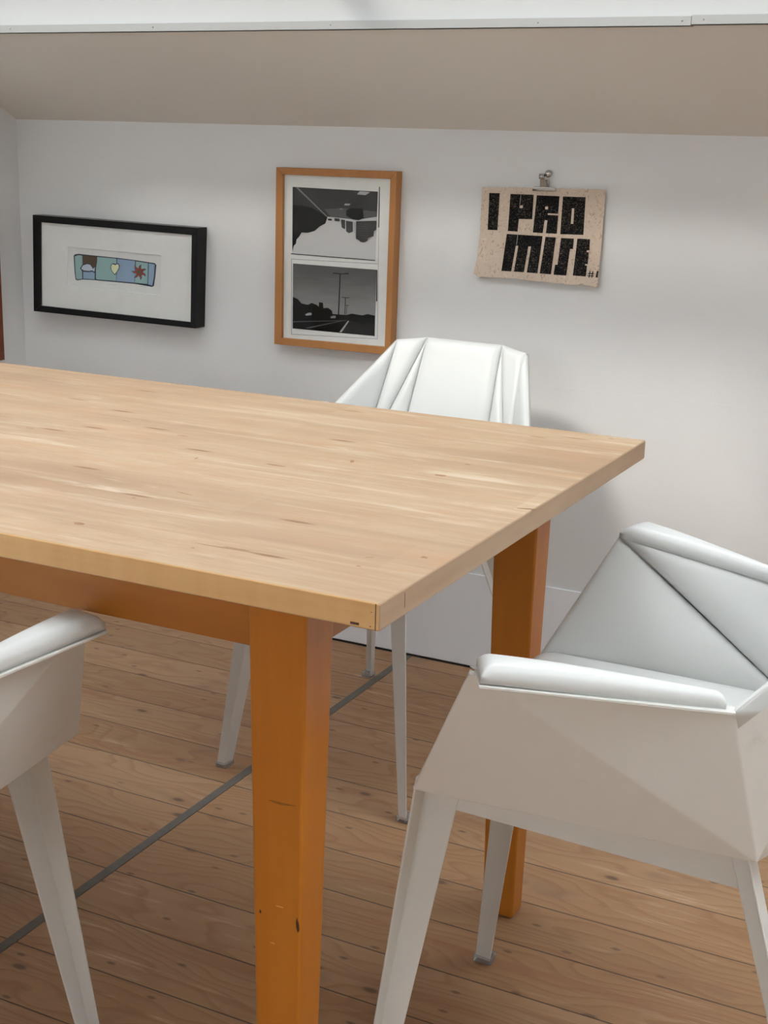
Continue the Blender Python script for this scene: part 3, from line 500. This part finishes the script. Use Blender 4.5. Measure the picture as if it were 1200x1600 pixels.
def make_chair():
    root = empty('armchair', (0, 0, 0))
    # folded steel shell
    names = ['Pin', 'Prear', 'Pbot', 'S', 'T1', 'T0', 'SM']
    vs = []; ix = {}
    for s in (1, -1):
        for n_ in names: ix[(n_, s)] = len(vs); vs.append(pt(n_, s))
    fs = []
    for s in (1, -1):
        g = lambda *a: tuple(ix[(n_, s)] for n_ in a)
        T = [g('Pbot', 'S', 'Pin'), g('Pin', 'S', 'Prear'), g('Prear', 'S', 'T1'), g('T1', 'S', 'SM', 'T0')]
        T = [T[0], T[1], T[2], g('T1', 'S', 'SM'), g('T1', 'SM', 'T0')]
        fs += [t if s == 1 else tuple(reversed(t)) for t in T]
    fs.append((ix[('T0', 1)], ix[('SM', 1)], ix[('SM', -1)], ix[('T0', -1)]))
    fs.append((ix[('Pbot', 1)], ix[('Pbot', -1)], ix[('S', -1)], ix[('SM', -1)], ix[('SM', 1)], ix[('S', 1)]))
    bm = bmesh.new(); bv = [bm.verts.new(v) for v in vs]
    for f in fs: bm.faces.new([bv[i] for i in f])
    bmesh.ops.recalc_face_normals(bm, faces=bm.faces)
    # normals should point outwards (down for the pan)
    for f in bm.faces:
        if len(f.verts) == 6:
            if f.normal.z > 0: bmesh.ops.reverse_faces(bm, faces=bm.faces[:])
            break
    me = bpy.data.meshes.new('shell'); bm.to_mesh(me); bm.free(); me.materials.append(M['shell'])
    o = bpy.data.objects.new('shell', me); link(o, root)
    m = o.modifiers.new('solid', 'SOLIDIFY'); m.thickness = .0035; m.offset = 1; m.use_even_offset = True
    bevel(o, .0022, 3, 8)
    inside = Vector((0, -.2, .8))
    # arm platforms: thin steel triangles folded outwards, with a padded cushion on each
    for s in (1, -1):
        a, e, c = pt('Pin', s), pt('Pout', s), pt('Prear', s)
        e2 = c+Vector((.004*s, -.004, 0)); a2 = a+Vector((-.001*s, -.004, 0)); c2 = c+Vector((-.012*s, 0, 0))
        b = MB(); b.prism([p-Vector((0, 0, .0035)) for p in (a2, e, e2, c2)], [p+Vector((0, 0, .0)) for p in (a2, e, e2, c2)])
        bevel(b.obj('arm_platform', M['shell'], root), .001)
        ins = Vector((a.x, a.y-.1, 2))
        a3 = a+Vector((-.010*s, -.003, .008)); e3 = e+Vector((-.003*s, -.001, .008)); c3 = c+Vector((.001*s, .006, .006)); c4 = c+Vector((-.013*s, .012, .006))
        puff('arm_pad', [a3, e3, c3, c4], ins, .0105, .012, M['leather'], root, back=.0065, nper=26, power=.5, dome=.003)
    # upholstery
    seat = [pt('K')+Vector((-.004, 0, 0)), pt('K', -1)+Vector((.004, 0, 0)), pt('Q', -1), pt('Q')]
    puff('seat_cushion', seat, inside, .020, .035, M['leather'], root, back=.012, dome=.006)
    nose = [pt('K'), pt('Pbot')+Vector((-.006, .0, .006)), pt('Pbot', -1)+Vector((.006, 0, .006)), pt('K', -1)]
    for s in (1, -1):
        puff('side_cushion', [pt('K', s), pt('Pin', s), pt('Q', s)], inside, .006, .012, M['leather'], root, back=.004, nper=66, stitch=(1, 2), dome=.012)
        puff('side_cushion', [pt('Pin', s)+Vector((0, 0, .004)), pt('Prear', s), pt('Q', s)], inside, .008, .014, M['leather'], root, back=.002, nper=66, stitch=(2,), dome=.010)
        puff('back_cushion', inset([pt('Prear', s), pt('T1', s), pt('Q', s)], .001), inside, .010, .016, M['leather'], root, nper=26)
        puff('back_cushion', inset([pt('T1', s), pt('T0', s), pt('Q', s)], .001), inside, .010, .016, M['leather'], root, nper=26)
        puff('back_cushion', inset([pt('T0', s), pt('M', s), pt('Q', s)], .001), inside, .011, .016, M['leather'], root, nper=26)
    puff('back_cushion', inset([pt('T0'), pt('T0', -1), pt('M', -1), pt('M')], .001), inside, .014, .02, M['leather'], root, nper=26)
    # seams of thread
    # folded angle legs: one flange faces front (or back), the other runs along the side
    ZT = .455
    def leg(cb, ct, fb, ft, sb, st_, s):
        mir = lambda p: Vector((p[0]*s, p[1], p[2])); z0 = .007
        pts = [mir(p) for p in (cb, fb, ft, ct, sb, st_)]
        me = bpy.data.meshes.new('leg'); fsx = [(0, 1, 2, 3), (4, 0, 3, 5)]
        if s < 0: fsx = [tuple(reversed(f)) for f in fsx]
        me.from_pydata([tuple(p) for p in pts], [], fsx); me.materials.append(M['shell'])
        o = bpy.data.objects.new('leg', me); link(o, root)
        m = o.modifiers.new('solid', 'SOLIDIFY'); m.thickness = .003; m.offset = 0; m.use_even_offset = True
        bevel(o, .0012, 2, 20)
        xs = [p.x for p in (pts[0], pts[1], pts[4])]; ys = [p.y for p in (pts[0], pts[1], pts[4])]
        g = MB(); g.box((min(xs)-.0025, min(ys)-.0025, 0), (max(xs)+.0025, max(ys)+.0025, .011)); bevel(g.obj('glide', M['glide'], o), .0015)
    for s in (1, -1):
        leg((.192, .014, .006), (.131, -.030, ZT), (.207, .015, .006), (.164, -.029, ZT), (.189, -.008, .006), (.127, -.074, ZT), s)
        leg((.201, -.546, .006), (.102, -.392, ZT), (.218, -.545, .006), (.131, -.392, ZT), (.198, -.529, .006), (.105, -.366, ZT), s)
        # side rail joining front and rear leg under the seat
        b = MB(); q = [(.1275*s, -.05, .457), (.1035*s, -.388, .457), (.108*s, -.388, .381), (.133*s, -.056, .410)]
        b.prism([(x-.0012*s, y, z) for x, y, z in q], [(x+.0012*s, y, z) for x, y, z in q]); b.obj('side_rail', M['shell'], root)
    b = MB(); b.box((-.128, -.052, .425), (.128, -.049, .466)); b.obj('cross_rail', M['shell'], root)
    b = MB(); b.box((-.100, -.390, .412), (.100, -.387, .458)); b.obj('cross_rail', M['shell'], root)
    return root
def copy_tree(o, parent=None):
    c = o.copy(); COL.objects.link(c)
    if parent: c.parent = parent
    for ch in [q for q in bpy.data.objects if q.parent == o]: copy_tree(ch, c)
    return c
chair = make_chair()
G = 'white faceted armchairs around the table'
PLACES = [((-.106, .414), 181.87, 'white faceted armchair at right, drawn up to the end of the table'),
          ((-.603, .961), 265.92, 'white faceted armchair behind the table, only its back showing above the tabletop'),
          ((-.684, .135), 101.08, 'white faceted armchair at lower left, mostly cut off, one arm and leg showing')]
src = [chair, copy_tree(chair), copy_tree(chair)]
for r_, ((x, y), th, lab) in zip(src, PLACES):
    r_.location = (x, y, 0); r_.rotation_euler = (0, 0, math.radians(th-90)); tag(r_, lab, 'chair', G)

# ---------------------------------------------------------------- pictures
def rect_obj(quad): return quad
def centre(q): return Vector((sum(a for a, _ in q)/len(q), 0, sum(c for _, c in q)/len(q)))
def framed(name, OUT, INN, depth, face_mat, label, mats_face, back_mat, recess):
    c = centre(OUT); root = empty(name, (c.x, WY, c.z), 0, label, 'picture frame')
    L = lambda p, y: (p[0]-c.x, y, p[1]-c.z)
    for i in range(4):                                   # four mitred rails
        j = (i+1) % 4; b = MB()
        o0, o1, i0, i1 = OUT[i], OUT[j], INN[i], INN[j]
        b.prism([L(o0, -depth), L(o1, -depth), L(i1, -depth), L(i0, -depth)], [L(o0, -.0005), L(o1, -.0005), L(i1, -.0005), L(i0, -.0005)])
        bevel(b.obj('frame_rail', face_mat, root), .0008)
    b = MB(); b.prism([L(p, -depth+recess) for p in INN], [L(p, -.002) for p in INN]); b.obj(back_mat[1], back_mat[0], root)
    b = MB(); b.prism([L(p, -depth+.004) for p in INN], [L(p, -depth+.0055) for p in INN]); b.obj('glass_pane', M['glass'], root)
    return root, c
def flatpolys(name, polys, root, c, y, mats):
    """printed shapes: each a thin layer of ink lying on the sheet"""
    vs, fs, ix = [], [], []
    for k, (P_, mi) in enumerate(polys):
        n = len(vs); yy = y-.00012*k
        vs += [(a-c.x, yy, z-c.z) for a, z in P_]; fs.append(tuple(range(n, n+len(P_)))); ix.append(mi)
    me_o = mesh_obj(name, vs, fs, mats, root, ix)
    bm = bmesh.new(); bm.from_mesh(me_o.data); bmesh.ops.triangulate(bm, faces=bm.faces)
    for f in bm.faces:
        if f.normal.y > 0: f.normal_flip()
    bm.to_mesh(me_o.data); bm.free(); return me_o
root, c = framed('picture_frame', BF_OUT, BF_IN, .040, M['black_frame'], 'wide black box frame holding a small blue strip print in a white mat', None, (M['paper_white'], 'print_sheet'), .0105)
# mat with a window: four pieces joined in one mesh
b = MB()
for i in range(4):
    j = (i+1) % 4; ring = [BF_IN[i], BF_IN[j], BF_MAT[j], BF_MAT[i]]
    b.prism([(x-c.x, -.0335, z-c.z) for x, z in ring], [(x-c.x, -.0300, z-c.z) for x, z in ring])
b.obj('mat_board', M['mat'], root)
b = MB()
for i in range(4):
    j = (i+1) % 4; k = .0012; cc = centre(BF_MAT)
    inn = [((x-cc.x)*(1-.010)+cc.x, (z-cc.z)*(1-.022)+cc.z) for x, z in BF_MAT]
    b.add([(BF_MAT[i][0]-c.x, -.0336, BF_MAT[i][1]-c.z), (BF_MAT[j][0]-c.x, -.0336, BF_MAT[j][1]-c.z), (inn[j][0]-c.x, -.0296, inn[j][1]-c.z), (inn[i][0]-c.x, -.0296, inn[i][1]-c.z)], [(0, 1, 2, 3)])
b.obj('mat_bevel', M['mat_edge'], root)
am = ['navy', 'teal', 'brown', 'fish', 'blue', 'cream', 'red', 'olive', 'pencil']
order = [('outline', 0), ('teal_a', 1), ('brown', 2), ('blue_d', 4), ('fish', 3), ('teal_e', 1), ('blue_f', 4), ('teal_g', 1), ('blue_h', 4), ('heart_o', 0), ('heart', 5), ('flower_o', 0), ('flower', 6), ('core', 7), ('scrib1', 8), ('scrib2', 8)]
# ink lines round the fish
fx = [((x-centre(ART['fish']).x)*1.16+centre(ART['fish']).x, (z-centre(ART['fish']).z)*1.22+centre(ART['fish']).z) for x, z in ART['fish']]
polys = []
for k, mi in order:
    if k == 'fish': polys.append((fx, 0))
    polys.append((ART[k], mi))
flatpolys('strip_print', polys, root, c, -.0297, [M[k] for k in am])

root, c = framed('picture_frame', WF_OUT, WF_IN, .028, M['frame_wood'], 'upright orange-brown wooden frame holding two black and white road photographs', None, (M['mat'], 'backing_sheet'), .0085)
gm = [M['g03'], M['g06'], M['g10'], M['g20'], M['g35'], M['g60'], None, None, M['paper_white']]
gm[6] = photo_grad('inverted_sky_print', -.06+.0, .19, [(0, .66), (.5, .58), (1, .46)])
gm[7] = photo_grad('dusk_sky_print', -.13, .0, [(0, .30), (.35, .23), (.7, .13), (1, .085)])
pm = dict(sky1=6, road1=2, band1=3, tree1=0, line1=4, dash1=5, dash2=5, dash3=4, dash4=3, car1=0, car2=1, car3=2, bld1=2, bld2=2, bldl=5, bld3=2, rul1=1, rul2=0, rul3=0, thin1=4, thin2=4, thin3=4, thin4=4,
          sky2=7, land2=0, pole1=1, arm1=0, pole2=1, arm2=1, pole3=2, arm3=2, surf2=1, line2=5, rail2=3, rail3=3, carw=5, carw2=4, carb=0)
up = [(P_, pm[k]) for k, P_ in PH if k in ('sky1','road1','band1','tree1','line1','dash1','dash2','dash3','dash4','car1','car2','car3','bld1','bld2','bldl','bld3','rul1')]
lo = [(P_, pm[k]) for k, P_ in PH if k in ('sky2','land2','pole1','arm1','pole2','arm2','pole3','arm3','surf2','line2','rail2','rail3','carw','carw2','carb')]
th = [(P_, pm[k]) for k, P_ in PH if k.startswith('thin') or k in ('rul2', 'rul3')]
# rows of lit windows on the big block of the upside-down photograph
q = [p for k, p in PH if k == 'bld3'][0]; x0, x1 = min(a for a, _ in q)+.006, max(a for a, _ in q)-.018; z0, z1 = min(z for _, z in q)+.010, max(z for _, z in q)-.004
for i in range(7):
    z = z0+(z1-z0)*i/7; up.append(([(x0, z), (x1, z-.0006), (x1, z+.0002), (x0, z+.0008)], 3))
flatpolys('photograph', up, root, c, -.0199, gm); flatpolys('photograph', lo, root, c, -.0199, gm); flatpolys('ruled_border', th, root, c, -.0197, gm)

# frame on the left wall beside the corner, seen edge on
lf = empty('picture_frame', (WX, 1.40, .80), 0, 'dark red-brown frame on the side wall, only its edge showing at far left', 'picture frame')
y0, y1, z0, z1, d = -.19, .19, -.20, .213, .012
for (a, e) in (((0, y0, z1-.02), (d, y1, z1)), ((0, y0, z0), (d, y1, z0+.02)), ((0, y0, z0+.02), (d, y0+.02, z1-.02)), ((0, y1-.02, z0+.02), (d, y1, z1-.02))):
    b = MB(); b.box(a, e); bevel(b.obj('frame_rail', M['red_frame'], lf), .0008)
b = MB(); b.box((.001, y0+.02, z0+.02), (.005, y1-.02, z1-.02)); b.obj('print_sheet', M['paper_white'], lf)

# ---------------------------------------------------------------- paper sheet and clip
c = centre(PAPER); sh = empty('paper_print', (c.x, WY, c.z), 0, 'rough flecked paper sheet printed I PROMISE in black block letters', 'print')
def curl(x, z):            # the sheet hangs from its top edge and lifts off the wall towards the bottom
    t = max(0, min(1, (1.07-z)/.2)); return -.0075-.008*t*t
def ragged(P_, step=.004, amp=.0009):
    r = random.Random(5); out = []
    for i in range(len(P_)):
        a, e = Vector(P_[i]), Vector(P_[(i+1) % len(P_)]); n = max(1, int((e-a).length/step)); bottom = e.y < .9 and a.y < .9
        for k in range(n):
            p = a.lerp(e, k/n); am_ = amp*(2.2 if bottom else .8); out.append((p.x+r.uniform(-am_, am_)*.6, p.y+r.uniform(-am_, am_)))
    return out
def sheet(P_, off, th_, mat, name):
    bm = bmesh.new(); vs = [bm.verts.new((x, 0, z)) for x, z in P_]; bm.faces.new(vs)
    for k in range(1, 16):
        bmesh.ops.bisect_plane(bm, geom=bm.verts[:]+bm.edges[:]+bm.faces[:], plane_co=(0, 0, .86+.0145*k), plane_no=(0, 0, 1))
    bmesh.ops.triangulate(bm, faces=bm.faces[:])
    for v in bm.verts: v.co = Vector((v.co.x-c.x, curl(v.co.x, v.co.z)+off, v.co.z-c.z))
    for f in bm.faces:
        if f.normal.y > 0: f.normal_flip()
    me = bpy.data.meshes.new(name); bm.to_mesh(me); bm.free(); me.materials.append(mat); o = link(bpy.data.objects.new(name, me), sh)
    if th_: m = o.modifiers.new('solid', 'SOLIDIFY'); m.thickness = th_; m.offset = -1
    return o
sheet(ragged(PAPER), 0, .0009, M['paper'], 'sheet')
for P_ in LET: sheet(P_, -.0005, 0, M['ink'], 'block_letter')
for P_ in LHOLE: sheet(P_, -.0010, 0, M['paper'], 'letter_counter')
# bulldog clip
jl, jr = CLIP['jl'], CLIP['jr']; cx, cz = (jl[0]+jr[0])/2, (jl[1]+jr[1])/2
cl = empty('bulldog_clip', (cx, WY-.0085, cz), 0, 'small silver bulldog clip gripping the top edge of the printed paper', 'clip')
hw = (jr[0]-jl[0])/2
vs, fs = tube([(-hw, -.0035, -.0005), (hw, -.0035, .0003)], .0022, 12); o = mesh_obj('jaw', vs, fs, M['chrome'], cl, smooth=True)
b = MB(); b.prism([(-hw, -.004, .001), (hw, -.004, .001), (hw, .004, .001), (-hw, .004, .001)], [(-hw*.92, -.0028, .006), (hw*.92, -.0028, .006), (hw*.92, .003, .006), (-hw*.92, .003, .006)])
bevel(b.obj('jaw', M['chrome'], cl), .0008)
b = MB(); b.prism([(-.0095, -.0028, .005), (.0075, -.0028, .005), (.0075, -.0016, .005), (-.0095, -.0016, .005)], [(-.0085, -.0085, .024), (.0005, -.0085, .024), (.0005, -.0073, .024), (-.0085, -.0073, .024)])
b.prism([(-.0065, .0008, .005), (.0085, .0008, .005), (.0085, .002, .005), (-.0065, .002, .005)], [(-.0035, .0030, .020), (.0055, .0030, .020), (.0055, .0042, .020), (-.0035, .0042, .020)])
bevel(b.obj('handle', M['chrome'], cl), .0005)
vs, fs = tube([(-.0088, -.0085, .0265), (.001, -.0085, .0265)], .0058, 18); mesh_obj('curled_grip', vs, fs, M['chrome'], cl, smooth=True)
vs, fs = tube([(-.004+.0032*math.cos(a), -.0145, .0265+.0032*math.sin(a)) for a in [2*math.pi*i/20 for i in range(20)]], .0007, 6, True); mesh_obj('grip_ring', vs, fs, M['nail'], cl, smooth=True)
bx, bz = CLIP['ball']
pin_ = [(0, -.0165)]+[(.0078*math.sin(a), -.0087-.0078*math.cos(a)) for a in [math.pi*i/12 for i in range(1, 11)]]+[(.0022, 0)]
vs, fs = lathe(pin_, 20, (0, 0, 0), 'Y'); o = mesh_obj('ball_hook', vs, fs, M['chrome'], smooth=True, loc=(bx+.002, WY, bz)); tag(o, 'round silver ball-headed hook in the wall behind the clip grip', 'hook')
